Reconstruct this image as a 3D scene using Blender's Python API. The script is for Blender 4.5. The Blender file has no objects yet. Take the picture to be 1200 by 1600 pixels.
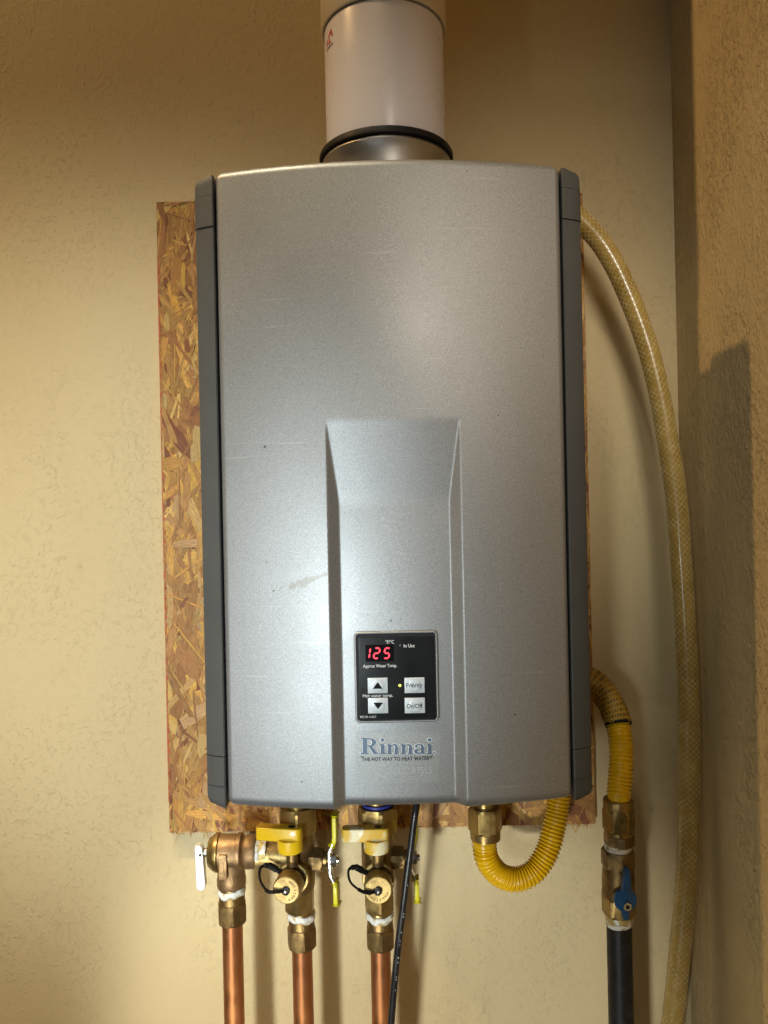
import bpy, bmesh, math, random
from mathutils import Vector, Matrix
from math import sin, cos, pi, radians, sqrt

random.seed(7)
S = bpy.context.scene
COL = S.collection
WALL = 0.945            # camera to back wall, metres. Back wall is the plane Y = 0, camera height is Z = 0
F = 1200.0              # focal length in pixels of the 1200 x 1600 photograph
ROLL = radians(1.2)

# ------------------------------------------------------------------ camera
cd = bpy.data.cameras.new('camera')
cd.sensor_fit = 'VERTICAL'; cd.sensor_height = 32.0; cd.sensor_width = 24.0
cd.lens = 32.0 * F / 1600.0
cd.clip_start = 0.01; cd.clip_end = 50
cam = bpy.data.objects.new('camera', cd); COL.objects.link(cam)
c, s = cos(ROLL), sin(ROLL)
cam.matrix_world = Matrix(((c, s, 0, 0), (0, 0, -1, -WALL), (-s, c, 0, 0), (0, 0, 0, 1)))
S.camera = cam

# ------------------------------------------------------------------ world (dim indoor ambience) and lamps
W = bpy.data.worlds.new('World'); S.world = W; W.use_nodes = True
bg = W.node_tree.nodes['Background']
bg.inputs[0].default_value = (1.0, 0.84, 0.64, 1); bg.inputs[1].default_value = 0.034

def lamp(name, kind, loc, power, color, radius=0.03, aim=None, size=None, blend=0.15):
    l = bpy.data.lights.new(name, kind); l.energy = power; l.color = color
    l.shadow_soft_size = radius
    o = bpy.data.objects.new(name, l); COL.objects.link(o); o.location = loc
    if aim is not None:
        o.rotation_euler = (Vector(aim) - Vector(loc)).to_track_quat('-Z', 'Y').to_euler()
    if kind == 'SPOT':
        l.spot_size = size; l.spot_blend = blend
    return o
# shaded strip light up by the ceiling, parallel to the wall: lights it below a soft, level cut-off line
d = lamp('ceiling_downlight', 'AREA', (-0.80, -0.60, 1.30), 12.5, (1.0, 0.86, 0.60))
d.data.shape = 'RECTANGLE'; d.data.size = 1.1; d.data.size_y = 0.04; d.data.spread = radians(76)
# recessed can in the ceiling, whose cone cuts off level with the heater's top
lamp('recessed_can', 'SPOT', (-0.22, -1.18, 1.42), 15, (1.0, 0.89, 0.66), 0.05, (-0.22, -1.18, 0), radians(99), 0.10)
# warm bulb far off to the upper left
lamp('warm_bulb', 'POINT', (-2.0, -0.72, 2.2), 125, (1.0, 0.62, 0.25), 0.04)
# cool work light, low on the left behind the photographer
lamp('work_light', 'SPOT', (-0.36, -1.34, -0.24), 50, (0.84, 0.96, 1.0), 0.13, (-0.215, 0.0, -0.115), radians(46), 0.85)
# second spot, added to brighten the wall and pipework under the heater
lamp('low_fill_light', 'SPOT', (-0.36, -1.34, -0.78), 56, (0.97, 0.99, 0.93), 0.05, (-0.02, 0.0, -0.62), radians(32), 0.6)
lamp('work_light_side', 'POINT', (-1.05, -1.30, -0.50), 4.2, (1.0, 0.97, 0.90), 0.035)
# fill spot added at front right, lifts the heater top and upper right wall
lamp('front_fill_light', 'SPOT', (0.27, -1.25, 0.44), 31, (1.0, 0.92, 0.79), 0.18, (0.25, 0.0, 0.18), radians(30), 0.85)

S.view_settings.view_transform = 'Standard'; S.view_settings.look = 'None'
S.view_settings.exposure = 0.0; S.view_settings.gamma = 1.0
S.cycles.use_denoising = True
S.cycles.max_bounces = 6
S.cycles.sample_clamp_indirect = 4.0

# ------------------------------------------------------------------ helpers
def at(px, py, d):
    """pixel of the photograph + distance along the view axis -> point in the place"""
    dx, dy = px - 600.0, py - 800.0
    x = dx * cos(ROLL) - dy * sin(ROLL); y = dx * sin(ROLL) + dy * cos(ROLL)
    return Vector((x / F * d, d - WALL, -y / F * d))

class MB:
    def __init__(self): self.v = []; self.f = []; self.col = []
    def add(self, vs, fs):
        o = len(self.v); self.v += [Vector(p) for p in vs]; self.f += [tuple(i + o for i in q) for q in fs]
    def box(self, a, b, M=None):
        x0, y0, z0 = a; x1, y1, z1 = b
        vs = [Vector(p) for p in ((x0,y0,z0),(x1,y0,z0),(x1,y1,z0),(x0,y1,z0),(x0,y0,z1),(x1,y0,z1),(x1,y1,z1),(x0,y1,z1))]
        if M: vs = [M @ p for p in vs]
        self.add(vs, [(0,3,2,1),(4,5,6,7),(0,1,5,4),(1,2,6,5),(2,3,7,6),(3,0,4,7)]); return self
    def lathe(self, prof, M=None, n=32, cap=True):
        """prof: list of (radius, height) about local Z"""
        vs = []
        for r, h in prof:
            for k in range(n):
                a = 2 * pi * k / n; vs.append(Vector((r * cos(a), r * sin(a), h)))
        fs = []
        for i in range(len(prof) - 1):
            for k in range(n):
                k2 = (k + 1) % n; fs.append((i*n+k, i*n+k2, (i+1)*n+k2, (i+1)*n+k))
        if cap:
            fs.append(tuple(range(n - 1, -1, -1))); fs.append(tuple((len(prof)-1)*n + k for k in range(n)))
        if M: vs = [M @ p for p in vs]
        self.add(vs, fs); return self
    def hexnut(self, r, h0, h1, M=None, cham=0.10, rot=0.0):
        """hexagon with chamfered corners; r = corner radius"""
        n = 48; c0 = (h1 - h0) * cham; vs = []; rows = []
        flat = r * cos(pi / 6)
        def ring(kind, h):
            for k in range(n):
                a = 2 * pi * k / n
                q = ((a - rot + pi / 6) % (pi / 3)) - pi / 6
                rh = flat / cos(q); rr = min(rh, r * 0.985)
                if kind: rr = min(rr, flat * 1.01)
                vs.append(Vector((rr * cos(a), rr * sin(a), h)))
        ring(1, h0); ring(0, h0 + c0); ring(0, h1 - c0); ring(1, h1)
        fs = []
        for i in range(3):
            for k in range(n):
                k2 = (k + 1) % n; fs.append((i*n+k, i*n+k2, (i+1)*n+k2, (i+1)*n+k))
        fs.append(tuple(range(n-1, -1, -1))); fs.append(tuple(3*n + k for k in range(n)))
        if M: vs = [M @ p for p in vs]
        self.add(vs, fs); return self
    def tube(self, pts, rad, n=16, cap=True, flat=None):
        """pts: dense points; rad: number or function(i, angle)"""
        pts = [Vector(p) for p in pts]; m = len(pts)
        T = [(pts[min(i+1, m-1)] - pts[max(i-1, 0)]).normalized() for i in range(m)]
        N = T[0].orthogonal().normalized(); vs = []
        for i in range(m):
            N = (N - T[i] * N.dot(T[i])).normalized(); B = T[i].cross(N)
            for k in range(n):
                a = 2 * pi * k / n
                r = rad(i, a) if callable(rad) else rad
                vs.append(pts[i] + (N * cos(a) + B * sin(a)) * r)
        fs = []
        for i in range(m - 1):
            for k in range(n):
                k2 = (k + 1) % n; fs.append((i*n+k, i*n+k2, (i+1)*n+k2, (i+1)*n+k))
        if cap:
            fs.append(tuple(range(n-1, -1, -1))); fs.append(tuple((m-1)*n + k for k in range(n)))
        self.add(vs, fs); return self
    def prism(self, outline, h0, h1, M=None):
        """polygon in local XY extruded along local Z"""
        n = len(outline)
        vs = [Vector((x, y, h0)) for x, y in outline] + [Vector((x, y, h1)) for x, y in outline]
        if M: vs = [M @ p for p in vs]
        self.add(vs, [tuple(range(n-1, -1, -1)), tuple(range(n, 2*n))] + [(i, (i+1) % n, n + (i+1) % n, n + i) for i in range(n)])
        return self
    def build(self, name, mat, parent=None, off=None, smooth=35, bevel=None):
        me = bpy.data.meshes.new(name)
        off = Vector(off) if off is not None else Vector((0, 0, 0))
        me.from_pydata([p - off for p in self.v], [], self.f)
        bm = bmesh.new(); bm.from_mesh(me)
        if bevel:
            es = [e for e in bm.edges if len(e.link_faces) == 2 and e.calc_face_angle(0) > radians(40)]
            bmesh.ops.bevel(bm, geom=es, offset=bevel, segments=3, profile=0.6, affect='EDGES', clamp_overlap=True)
        bmesh.ops.recalc_face_normals(bm, faces=bm.faces)
        bm.to_mesh(me); bm.free()
        me.validate()
        if smooth:
            for p in me.polygons: p.use_smooth = True
            me.set_sharp_from_angle(angle=radians(smooth))
        me.materials.append(mat)
        o = bpy.data.objects.new(name, me); COL.objects.link(o)
        if parent: o.parent = parent
        return o

def tag(o, label=None, cat=None, group=None, kind=None):
    if label: o['label'] = label
    if cat: o['category'] = cat
    if group: o['group'] = group
    if kind: o['kind'] = kind
    return o
def empty(name, loc, label, cat, group=None, rz=0):
    o = bpy.data.objects.new(name, None); COL.objects.link(o); o.location = loc; o.rotation_euler = (0, 0, rz)
    o.empty_display_size = 0.02
    return tag(o, label, cat, group)
def T(x=0, y=0, z=0): return Matrix.Translation((x, y, z))
def R(ang, ax): return Matrix.Rotation(ang, 4, ax)
AX = R(pi/2, 'Y')       # local Z -> world +X
AF = R(pi/2, 'X')       # local Z -> world -Y (towards the viewer)

def catmull(P, step):
    P = [Vector(p) for p in P]; Q = [2*P[0]-P[1]] + P + [2*P[-1]-P[-2]]; out = []
    for i in range(1, len(Q) - 2):
        for k in range(24):
            t = k / 24; a, b, c_, d = Q[i-1], Q[i], Q[i+1], Q[i+2]
            out.append(0.5*((2*b) + (c_-a)*t + (2*a-5*b+4*c_-d)*t*t + (-a+3*b-3*c_+d)*t**3))
    out.append(P[-1])
    L = [0]
    for i in range(1, len(out)): L.append(L[-1] + (out[i]-out[i-1]).length)
    n = max(2, int(L[-1] / step)); res = []; j = 0
    for k in range(n + 1):
        q = L[-1] * k / n
        while j < len(L) - 2 and L[j+1] < q: j += 1
        t = (q - L[j]) / max(1e-9, L[j+1] - L[j]); res.append(out[j].lerp(out[j+1], min(1, t)))
    return res

# ------------------------------------------------------------------ materials
def material(name, base, rough=0.5, metal=0.0, var=None, rvar=None, bump=None, coat=0.0, spec=None, emit=None, trans=0.0, sss=None):
    """var=(scale, colour2, lo, hi[, stretch]); rvar=(scale, amount); bump=(scale, distance[, detail])"""
    m = bpy.data.materials.new(name); m.use_nodes = True; nt = m.node_tree; N = nt.nodes; L = nt.links
    b = N['Principled BSDF']
    b.inputs['Base Color'].default_value = (*base, 1); b.inputs['Roughness'].default_value = rough; b.inputs['Metallic'].default_value = metal
    b.inputs['Coat Weight'].default_value = coat; b.inputs['Coat Roughness'].default_value = 0.12
    b.inputs['Transmission Weight'].default_value = trans
    if spec is not None: b.inputs['Specular IOR Level'].default_value = spec
    if emit: b.inputs['Emission Color'].default_value = (*emit[0], 1); b.inputs['Emission Strength'].default_value = emit[1]
    if sss: b.inputs['Subsurface Weight'].default_value = sss[0]; b.inputs['Subsurface Radius'].default_value = (1, .8, .4); b.inputs['Subsurface Scale'].default_value = sss[1]
    tc = N.new('ShaderNodeTexCoord')
    def noise(scale, detail=4, stretch=None, dist=0):
        n = N.new('ShaderNodeTexNoise'); n.inputs['Scale'].default_value = scale; n.inputs['Detail'].default_value = detail; n.inputs['Distortion'].default_value = dist
        mp = N.new('ShaderNodeMapping'); L.new(tc.outputs['Object'], mp.inputs['Vector'])
        if stretch: mp.inputs['Scale'].default_value = stretch
        L.new(mp.outputs[0], n.inputs['Vector']); return n
    if var:
        n = noise(var[0], 5, var[4] if len(var) > 4 else None)
        r = N.new('ShaderNodeMapRange'); r.inputs[1].default_value = var[2]; r.inputs[2].default_value = var[3]; L.new(n.outputs[0], r.inputs[0])
        mx = N.new('ShaderNodeMix'); mx.data_type = 'RGBA'; L.new(r.outputs[0], mx.inputs[0])
        mx.inputs[6].default_value = (*base, 1); mx.inputs[7].default_value = (*var[1], 1); L.new(mx.outputs[2], b.inputs['Base Color'])
    if rvar:
        n = noise(rvar[0], 4); r = N.new('ShaderNodeMapRange'); r.inputs[1].default_value = .3; r.inputs[2].default_value = .7
        r.inputs[3].default_value = max(0.02, rough - rvar[1]); r.inputs[4].default_value = min(1, rough + rvar[1]); L.new(n.outputs[0], r.inputs[0]); L.new(r.outputs[0], b.inputs['Roughness'])
    if bump:
        n = noise(bump[0], bump[2] if len(bump) > 2 else 3); bp = N.new('ShaderNodeBump'); bp.inputs['Distance'].default_value = bump[1]; bp.inputs['Strength'].default_value = 1
        L.new(n.outputs[0], bp.inputs['Height']); L.new(bp.outputs[0], b.inputs['Normal'])
    m['nodes'] = 1
    return m

def wall_material(name, relief, stretch, dense=False):
    m = bpy.data.materials.new(name); m.use_nodes = True; nt = m.node_tree; N = nt.nodes; L = nt.links
    b = N['Principled BSDF']; b.inputs['Roughness'].default_value = 0.62; b.inputs['Specular IOR Level'].default_value = 0.35
    tc = N.new('ShaderNodeTexCoord'); mp = N.new('ShaderNodeMapping'); mp.inputs['Scale'].default_value = stretch; L.new(tc.outputs['Object'], mp.inputs[0])
    def noise(sc, det, dist=0.0, ro=.5):
        n = N.new('ShaderNodeTexNoise'); n.inputs['Scale'].default_value = sc; n.inputs['Detail'].default_value = det; n.inputs['Distortion'].default_value = dist
        n.inputs['Roughness'].default_value = ro; L.new(mp.outputs[0], n.inputs[0]); return n
    def ramp(src, lo, hi, a=0., z=1.):
        r = N.new('ShaderNodeMapRange'); r.interpolation_type = 'SMOOTHSTEP'; r.inputs[1].default_value = lo; r.inputs[2].default_value = hi; r.inputs[3].default_value = a; r.inputs[4].default_value = z
        L.new(src, r.inputs[0]); return r.outputs[0]
    def math(op, a, b_):
        q = N.new('ShaderNodeMath'); q.operation = op
        for i, x in enumerate((a, b_)):
            if isinstance(x, (int, float)): q.inputs[i].default_value = x
            else: L.new(x, q.inputs[i])
        return q.outputs[0]
    if dense:
        plate = ramp(noise(120, 5, .3, .62).outputs[0], .46, .56); plate2 = ramp(noise(210, 3, .3).outputs[0], .48, .60)
        cut = ramp(noise(30, 2).outputs[0], .3, .6, .5, 1.0)
    else:
        plate = ramp(noise(140, 6, .3, .66).outputs[0], .53, .60)       # flattened blobs with a soft rim
        plate2 = ramp(noise(250, 4, .3, .6).outputs[0], .55, .64)
        cut = ramp(noise(60, 3).outputs[0], .34, .56, .45, 1.0)
    patch = ramp(noise(9, 2).outputs[0], .35, .6, .45, 1.0)         # troweled harder in places
    fine = noise(420, 3).outputs[0]
    swell = noise(14, 2).outputs[0]
    h = math('ADD', math('MULTIPLY', math('MULTIPLY', math('ADD', plate, math('MULTIPLY', plate2, .7)), patch), cut), math('ADD', math('MULTIPLY', fine, .35), math('MULTIPLY', swell, 1.6)))
    bp = N.new('ShaderNodeBump'); bp.inputs['Distance'].default_value = relief; bp.inputs['Strength'].default_value = 1.0
    L.new(h, bp.inputs['Height']); L.new(bp.outputs[0], b.inputs['Normal'])
    mx = N.new('ShaderNodeMix'); mx.data_type = 'RGBA'; L.new(ramp(noise(3.2, 3).outputs[0], .3, .7), mx.inputs[0])
    mx.inputs[6].default_value = (.625, .505, .29, 1); mx.inputs[7].default_value = (.595, .478, .268, 1)
    # scattered tiny scuffs
    mx2 = N.new('ShaderNodeMix'); mx2.data_type = 'RGBA'; L.new(ramp(noise(55, 2).outputs[0], .76, .78), mx2.inputs[0]); L.new(mx.outputs[2], mx2.inputs[6]); mx2.inputs[7].default_value = (.50, .40, .235, 1)
    L.new(mx2.outputs[2], b.inputs['Base Color'])
    return m

def panel_paint():
    m = bpy.data.materials.new('silver_metallic_paint'); m.use_nodes = True; nt = m.node_tree; N = nt.nodes; L = nt.links
    b = N['Principled BSDF']; b.inputs['Metallic'].default_value = 0.68; b.inputs['Roughness'].default_value = 0.46
    b.inputs['Coat Weight'].default_value = 0.10; b.inputs['Coat Roughness'].default_value = 0.3
    tc = N.new('ShaderNodeTexCoord')
    n = N.new('ShaderNodeTexNoise'); n.inputs['Scale'].default_value = 900; n.inputs['Detail'].default_value = 1.5; L.new(tc.outputs['Object'], n.inputs[0])
    r = N.new('ShaderNodeMapRange'); r.inputs[1].default_value = .3; r.inputs[2].default_value = .7; L.new(n.outputs[0], r.inputs[0])
    mx = N.new('ShaderNodeMix'); mx.data_type = 'RGBA'; L.new(r.outputs[0], mx.inputs[0]); mx.inputs[6].default_value = (.265, .265, .266, 1); mx.inputs[7].default_value = (.375, .374, .372, 1)
    # a dried drip smear, left of the channel
    mp = N.new('ShaderNodeMapping'); mp.vector_type = 'TEXTURE'; mp.inputs['Location'].default_value = at(476, 909, 0.70) - Vector((.0095, 0, -.272)); mp.inputs['Rotation'].default_value = (0, radians(-18), 0); mp.inputs['Scale'].default_value = (.026, 1, .0042)
    L.new(tc.outputs['Object'], mp.inputs[0])
    wn = N.new('ShaderNodeTexNoise'); wn.inputs['Scale'].default_value = 150; wn.inputs['Detail'].default_value = 3; L.new(tc.outputs['Object'], wn.inputs[0])
    sp = N.new('ShaderNodeSeparateXYZ'); L.new(mp.outputs[0], sp.inputs[0])
    def M(op, a, c_=0.):
        q = N.new('ShaderNodeMath'); q.operation = op
        for i, x in enumerate((a, c_)):
            if isinstance(x, (int, float)): q.inputs[i].default_value = x
            else: L.new(x, q.inputs[i])
        return q.outputs[0]
    d2 = M('ADD', M('MULTIPLY', sp.outputs[0], sp.outputs[0]), M('MULTIPLY', sp.outputs[2], sp.outputs[2]))
    d3 = M('ADD', d2, M('MULTIPLY', M('SUBTRACT', wn.outputs[0], .5), 4.0))
    rr = N.new('ShaderNodeMapRange'); rr.interpolation_type = 'SMOOTHSTEP'; rr.inputs[1].default_value = .75; rr.inputs[2].default_value = .35; rr.inputs[3].default_value = 0; rr.inputs[4].default_value = .5
    L.new(d3, rr.inputs[0])
    rg = N.new('ShaderNodeMapRange'); rg.inputs[1].default_value = 1.6; rg.inputs[2].default_value = 1.0; L.new(d2, rg.inputs[0])
    mx2 = N.new('ShaderNodeMix'); mx2.data_type = 'RGBA'; L.new(M('MULTIPLY', rr.outputs[0], rg.outputs[0]), mx2.inputs[0]); L.new(mx.outputs[2], mx2.inputs[6]); mx2.inputs[7].default_value = (.20, .175, .13, 1)
    # stray specks
    n4 = N.new('ShaderNodeTexNoise'); n4.inputs['Scale'].default_value = 160; n4.inputs['Detail'].default_value = 1; L.new(tc.outputs['Object'], n4.inputs[0])
    r4 = N.new('ShaderNodeMapRange'); r4.inputs[1].default_value = .80; r4.inputs[2].default_value = .82; L.new(n4.outputs[0], r4.inputs[0])
    mx3 = N.new('ShaderNodeMix'); mx3.data_type = 'RGBA'; L.new(r4.outputs[0], mx3.inputs[0]); L.new(mx2.outputs[2], mx3.inputs[6]); mx3.inputs[7].default_value = (.12, .11, .1, 1)
    # faint rubbed scratches
    ms = N.new('ShaderNodeMapping'); ms.inputs['Rotation'].default_value = (0, radians(38), 0); ms.inputs['Scale'].default_value = (9, 1, 420); L.new(tc.outputs['Object'], ms.inputs[0])
    n6 = N.new('ShaderNodeTexNoise'); n6.inputs['Scale'].default_value = 1; n6.inputs['Detail'].default_value = 2; L.new(ms.outputs[0], n6.inputs[0])
    r6 = N.new('ShaderNodeMapRange'); r6.inputs[1].default_value = .70; r6.inputs[2].default_value = .78; r6.inputs[4].default_value = .30; L.new(n6.outputs[0], r6.inputs[0])
    mx4 = N.new('ShaderNodeMix'); mx4.data_type = 'RGBA'; L.new(r6.outputs[0], mx4.inputs[0]); L.new(mx3.outputs[2], mx4.inputs[6]); mx4.inputs[7].default_value = (.62, .62, .62, 1)
    L.new(mx4.outputs[2], b.inputs['Base Color'])
    bp = N.new('ShaderNodeBump'); bp.inputs['Distance'].default_value = .00005; L.new(n.outputs[0], bp.inputs['Height']); L.new(bp.outputs[0], b.inputs['Normal'])
    rn = N.new('ShaderNodeTexNoise'); rn.inputs['Scale'].default_value = 6; rn.inputs['Detail'].default_value = 5; L.new(tc.outputs['Object'], rn.inputs[0])
    r5 = N.new('ShaderNodeMapRange'); r5.inputs[1].default_value = .3; r5.inputs[2].default_value = .7; r5.inputs[3].default_value = .45; r5.inputs[4].default_value = .56; L.new(rn.outputs[0], r5.inputs[0]); L.new(r5.outputs[0], b.inputs['Roughness'])
    return m

def strand_material():
    m = bpy.data.materials.new('pressed_wood_strands'); m.use_nodes = True; nt = m.node_tree; N = nt.nodes; L = nt.links
    b = N['Principled BSDF']; b.inputs['Roughness'].default_value = .55
    a = N.new('ShaderNodeAttribute'); a.attribute_name = 'tint'
    uv = N.new('ShaderNodeAttribute'); uv.attribute_name = 'grain'
    mp = N.new('ShaderNodeMapping'); mp.inputs['Scale'].default_value = (90, 1500, 1); L.new(uv.outputs['Vector'], mp.inputs[0])
    n = N.new('ShaderNodeTexNoise'); n.inputs['Scale'].default_value = 1.0; n.inputs['Detail'].default_value = 5; n.inputs['Roughness'].default_value = .65; L.new(mp.outputs[0], n.inputs[0])
    r = N.new('ShaderNodeMapRange'); r.inputs[1].default_value = .3; r.inputs[2].default_value = .72; r.inputs[3].default_value = .30; r.inputs[4].default_value = 1.28; L.new(n.outputs[0], r.inputs[0])
    mx = N.new('ShaderNodeMix'); mx.data_type = 'RGBA'; mx.blend_type = 'MULTIPLY'; mx.inputs[0].default_value = 1; L.new(a.outputs['Color'], mx.inputs[6]); L.new(r.outputs[0], mx.inputs[7])
    L.new(mx.outputs[2], b.inputs['Base Color'])
    bp = N.new('ShaderNodeBump'); bp.inputs['Distance'].default_value = .0004; L.new(n.outputs[0], bp.inputs['Height']); L.new(bp.outputs[0], b.inputs['Normal'])
    return m

def print_material(name, base, ink, sx, sy):
    """crowded small print on a wrapped tag, too small to read"""
    m = bpy.data.materials.new(name); m.use_nodes = True; nt = m.node_tree; N = nt.nodes; L = nt.links
    b = N['Principled BSDF']; b.inputs['Roughness'].default_value = .4
    uv = N.new('ShaderNodeAttribute'); uv.attribute_name = 'grain'
    mp = N.new('ShaderNodeMapping'); mp.inputs['Scale'].default_value = (sx, sy, 1); L.new(uv.outputs['Vector'], mp.inputs[0])
    br = N.new('ShaderNodeTexBrick'); br.inputs['Scale'].default_value = 1; br.inputs['Mortar Size'].default_value = .22; br.inputs['Mortar Smooth'].default_value = .2; br.inputs['Brick Width'].default_value = 1.4; br.inputs['Row Height'].default_value = 1
    br.inputs['Color1'].default_value = (1,1,1,1); br.inputs['Color2'].default_value = (.4,.4,.4,1); br.inputs['Mortar'].default_value = (0,0,0,1); L.new(mp.outputs[0], br.inputs[0])
    n = N.new('ShaderNodeTexNoise'); n.inputs['Scale'].default_value = 3; n.inputs['Detail'].default_value = 1; L.new(mp.outputs[0], n.inputs[0])
    q = N.new('ShaderNodeMath'); q.operation = 'MULTIPLY'; L.new(br.outputs[0], q.inputs[0]); L.new(n.outputs[0], q.inputs[1])
    r = N.new('ShaderNodeMapRange'); r.inputs[1].default_value = .12; r.inputs[2].default_value = .4; r.inputs[4].default_value = .85; L.new(q.outputs[0], r.inputs[0])
    mx = N.new('ShaderNodeMix'); mx.data_type = 'RGBA'; L.new(r.outputs[0], mx.inputs[0]); mx.inputs[6].default_value = (*base, 1); mx.inputs[7].default_value = (*ink, 1)
    L.new(mx.outputs[2], b.inputs['Base Color']); return m

M_ = dict(
    wall=wall_material('knockdown_plaster', .00028, (1, 1, .8)), sidewall=wall_material('rough_knockdown_plaster', .0010, (1, 1.1, .6), True), paint=panel_paint(), strand=strand_material(),
    board=material('board_core', (.36, .20, .085), .8, var=(60, (.16, .07, .03), .35, .65, (1, 1, .3)), bump=(300, .0006)),
    red=material('red_edge_paint', (.46, .075, .022), .6, var=(160, (.42, .19, .055), .42, .58), bump=(500, .0005)),
    trim=material('grey_trim_plastic', (.076, .077, .075), .52, spec=.35, var=(25, (.070, .071, .070), .4, .65), bump=(1500, .00002), rvar=(12, .06)),
    casing=material('casing_steel', (.10, .10, .105), .5, .3, bump=(200, .0001)),
    black=material('black_plastic', (.010, .0105, .0115), .30, spec=.16, bump=(900, .00001), rvar=(30, .06)),
    gasket=material('black_rubber', (.008, .008, .009), .5, spec=.22, bump=(400, .0001), rvar=(60, .1)),
    display=material('dark_display_window', (.006, .004, .006), .12),
    seg=material('red_display_segments', (.5, .02, .03), .5, emit=((1.0, .035, .06), 2.6)),
    led=material('amber_indicator', (.6, .55, .1), .4, emit=((.85, .9, .12), 1.8)),
    ledoff=material('unlit_indicator', (.03, .03, .03), .3),
    button=material('silver_button', (.50, .53, .56), .42, .15, rvar=(200, .05)),
    inkw=material('white_ink', (.72, .73, .74), .6, spec=.1), inkb=material('black_ink', (.012, .012, .013), .6, spec=.05),
    inkblue=material('slate_blue_foil', (.105, .15, .22), .45, .2, rvar=(80, .08), spec=.3),
    emboss=material('pale_embossed_letters', (.55, .56, .57), .35, .5),
    sticker=material('clear_label_film', (.26, .265, .262), .52, .62, var=(900, (.39, .395, .39), .3, .7)),
    brass=material('plain_brass', (.38, .26, .09), .37, .88, var=(45, (.22, .145, .055), .42, .68), rvar=(70, .13), bump=(420, .00012)),
    castbrass=material('cast_brass', (.26, .165, .06), .44, .85, var=(60, (.11, .07, .03), .40, .68), rvar=(60, .12), bump=(700, .00035)),
    bronze=material('cast_bronze', (.36, .225, .105), .45, .75, var=(70, (.19, .11, .05), .40, .68), rvar=(80, .12), bump=(800, .0004)),
    jointgrey=material('grey_joint_seal', (.20, .19, .19), .5, bump=(300, .0001)),
    patina=material('dark_patina', (.10, .062, .026), .6, .4, bump=(500, .0002)),
    stampbrass=material('dull_cap_brass', (.50, .36, .14), .46, .75, var=(110, (.30, .20, .075), .45, .65), bump=(600, .0003)),
    copper=material('copper', (.64, .265, .095), .46, .86, var=(34, (.27, .105, .045), .42, .66, (1, 1, .12)), rvar=(40, .12), bump=(160, .00012)),
    chrome=material('bright_steel', (.66, .66, .65), .24, 1.0, rvar=(90, .08), bump=(300, .00005)),
    zinc=material('bright_zinc', (.80, .80, .78), .38, .35, rvar=(90, .08), bump=(300, .00005)),
    steel=material('brushed_flue_steel', (.40, .38, .36), .42, 1.0, rvar=(20, .08), bump=(90, .0001)),
    tape=material('thread_tape', (.70, .69, .64), .6, var=(150, (.46, .36, .16), .50, .62), bump=(260, .0012)),
    dope=material('threads_with_dope', (.50, .38, .13), .5, .4, var=(170, (.74, .72, .66), .50, .60), bump=(300, .0012)),
    yellow=material('yellow_handle_plastic', (.74, .46, .006), .36, coat=.2, var=(70, (.55, .33, .02), .56, .74), rvar=(40, .1), bump=(220, .0001)),
    worn=material('worn_yellow_handle_plastic', (.66, .40, .03), .42, coat=.1, var=(55, (.74, .66, .42), .47, .58), rvar=(40, .12), bump=(220, .0003)),
    dip=material('yellow_vinyl_dip', (.62, .55, .01), .38, var=(60, (.45, .38, .01), .5, .7), bump=(160, .0003)),
    gas=material('yellow_coated_hose', (.72, .42, .004), .27, coat=.3, var=(40, (.58, .32, .004), .45, .7), rvar=(50, .1)),
    tagm=print_material('printed_hose_tag', (.46, .27, .035), (.05, .03, .01), 420, 190),
    iron=material('black_iron', (.011, .011, .011), .45, .0, spec=.25, var=(60, (.028, .026, .024), .5, .75), rvar=(40, .12), bump=(220, .0002)),
    blue=material('blue_handle', (.006, .085, .23), .36, var=(60, (.004, .05, .14), .45, .7), rvar=(40, .1), bump=(200, .0001)),
    amber=material('clear_amber_vinyl', (.46, .31, .075), .26, spec=.6, coat=.4, var=(30, (.36, .23, .048), .4, .65)),
    thread=material('braid_yarn', (.74, .62, .34), .18, spec=.8, coat=.8, var=(90, (.50, .37, .12), .38, .62)),
    cable=material('black_cable_jacket', (.010, .010, .011), .34, rvar=(60, .1), bump=(250, .00008)),
    vent=material('white_vent_plastic', (.73, .70, .75), .26, var=(7, (.70, .66, .70), .3, .7), rvar=(16, .07), bump=(60, .00008)),
    vent2=material('cream_vent_plastic', (.66, .57, .44), .45, var=(10, (.52, .42, .28), .4, .66), rvar=(18, .08), bump=(60, .0001)),
    logored=material('red_logo_ink', (.50, .03, .025), .5),
    blueseal=material('blue_fibre_washer', (.02, .03, .22), .5, bump=(500, .0001)),
)

# ------------------------------------------------------------------ lettering (built-in font, turned into mesh)
def text_mesh(txt, width=None, height=None, extrude=0.0, spacing=1.0, bold=0.0, shear=0.0):
    cu = bpy.data.curves.new('lettering', 'FONT'); cu.body = txt; cu.align_x = 'CENTER'; cu.align_y = 'CENTER'; cu.size = 1.0
    cu.space_character = spacing; cu.offset = bold; cu.shear = shear; cu.resolution_u = 3; cu.extrude = 0.0
    ob = bpy.data.objects.new('lettering', cu); COL.objects.link(ob)
    dg = bpy.context.evaluated_depsgraph_get(); me = bpy.data.meshes.new_from_object(ob.evaluated_get(dg))
    bpy.data.objects.remove(ob); bpy.data.curves.remove(cu)
    xs = [v.co.x for v in me.vertices]; ys = [v.co.y for v in me.vertices]
    cx, cy = (min(xs)+max(xs))/2, (min(ys)+max(ys))/2
    sx = (width / (max(xs)-min(xs))) if width else None; sy = (height / (max(ys)-min(ys))) if height else None
    sx = sx or sy; sy = sy or sx
    vs = [Vector(((v.co.x-cx)*sx, (v.co.y-cy)*sy, 0)) for v in me.vertices]; fs = [tuple(p.vertices) for p in me.polygons]
    bpy.data.meshes.remove(me)
    return vs, fs
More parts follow.
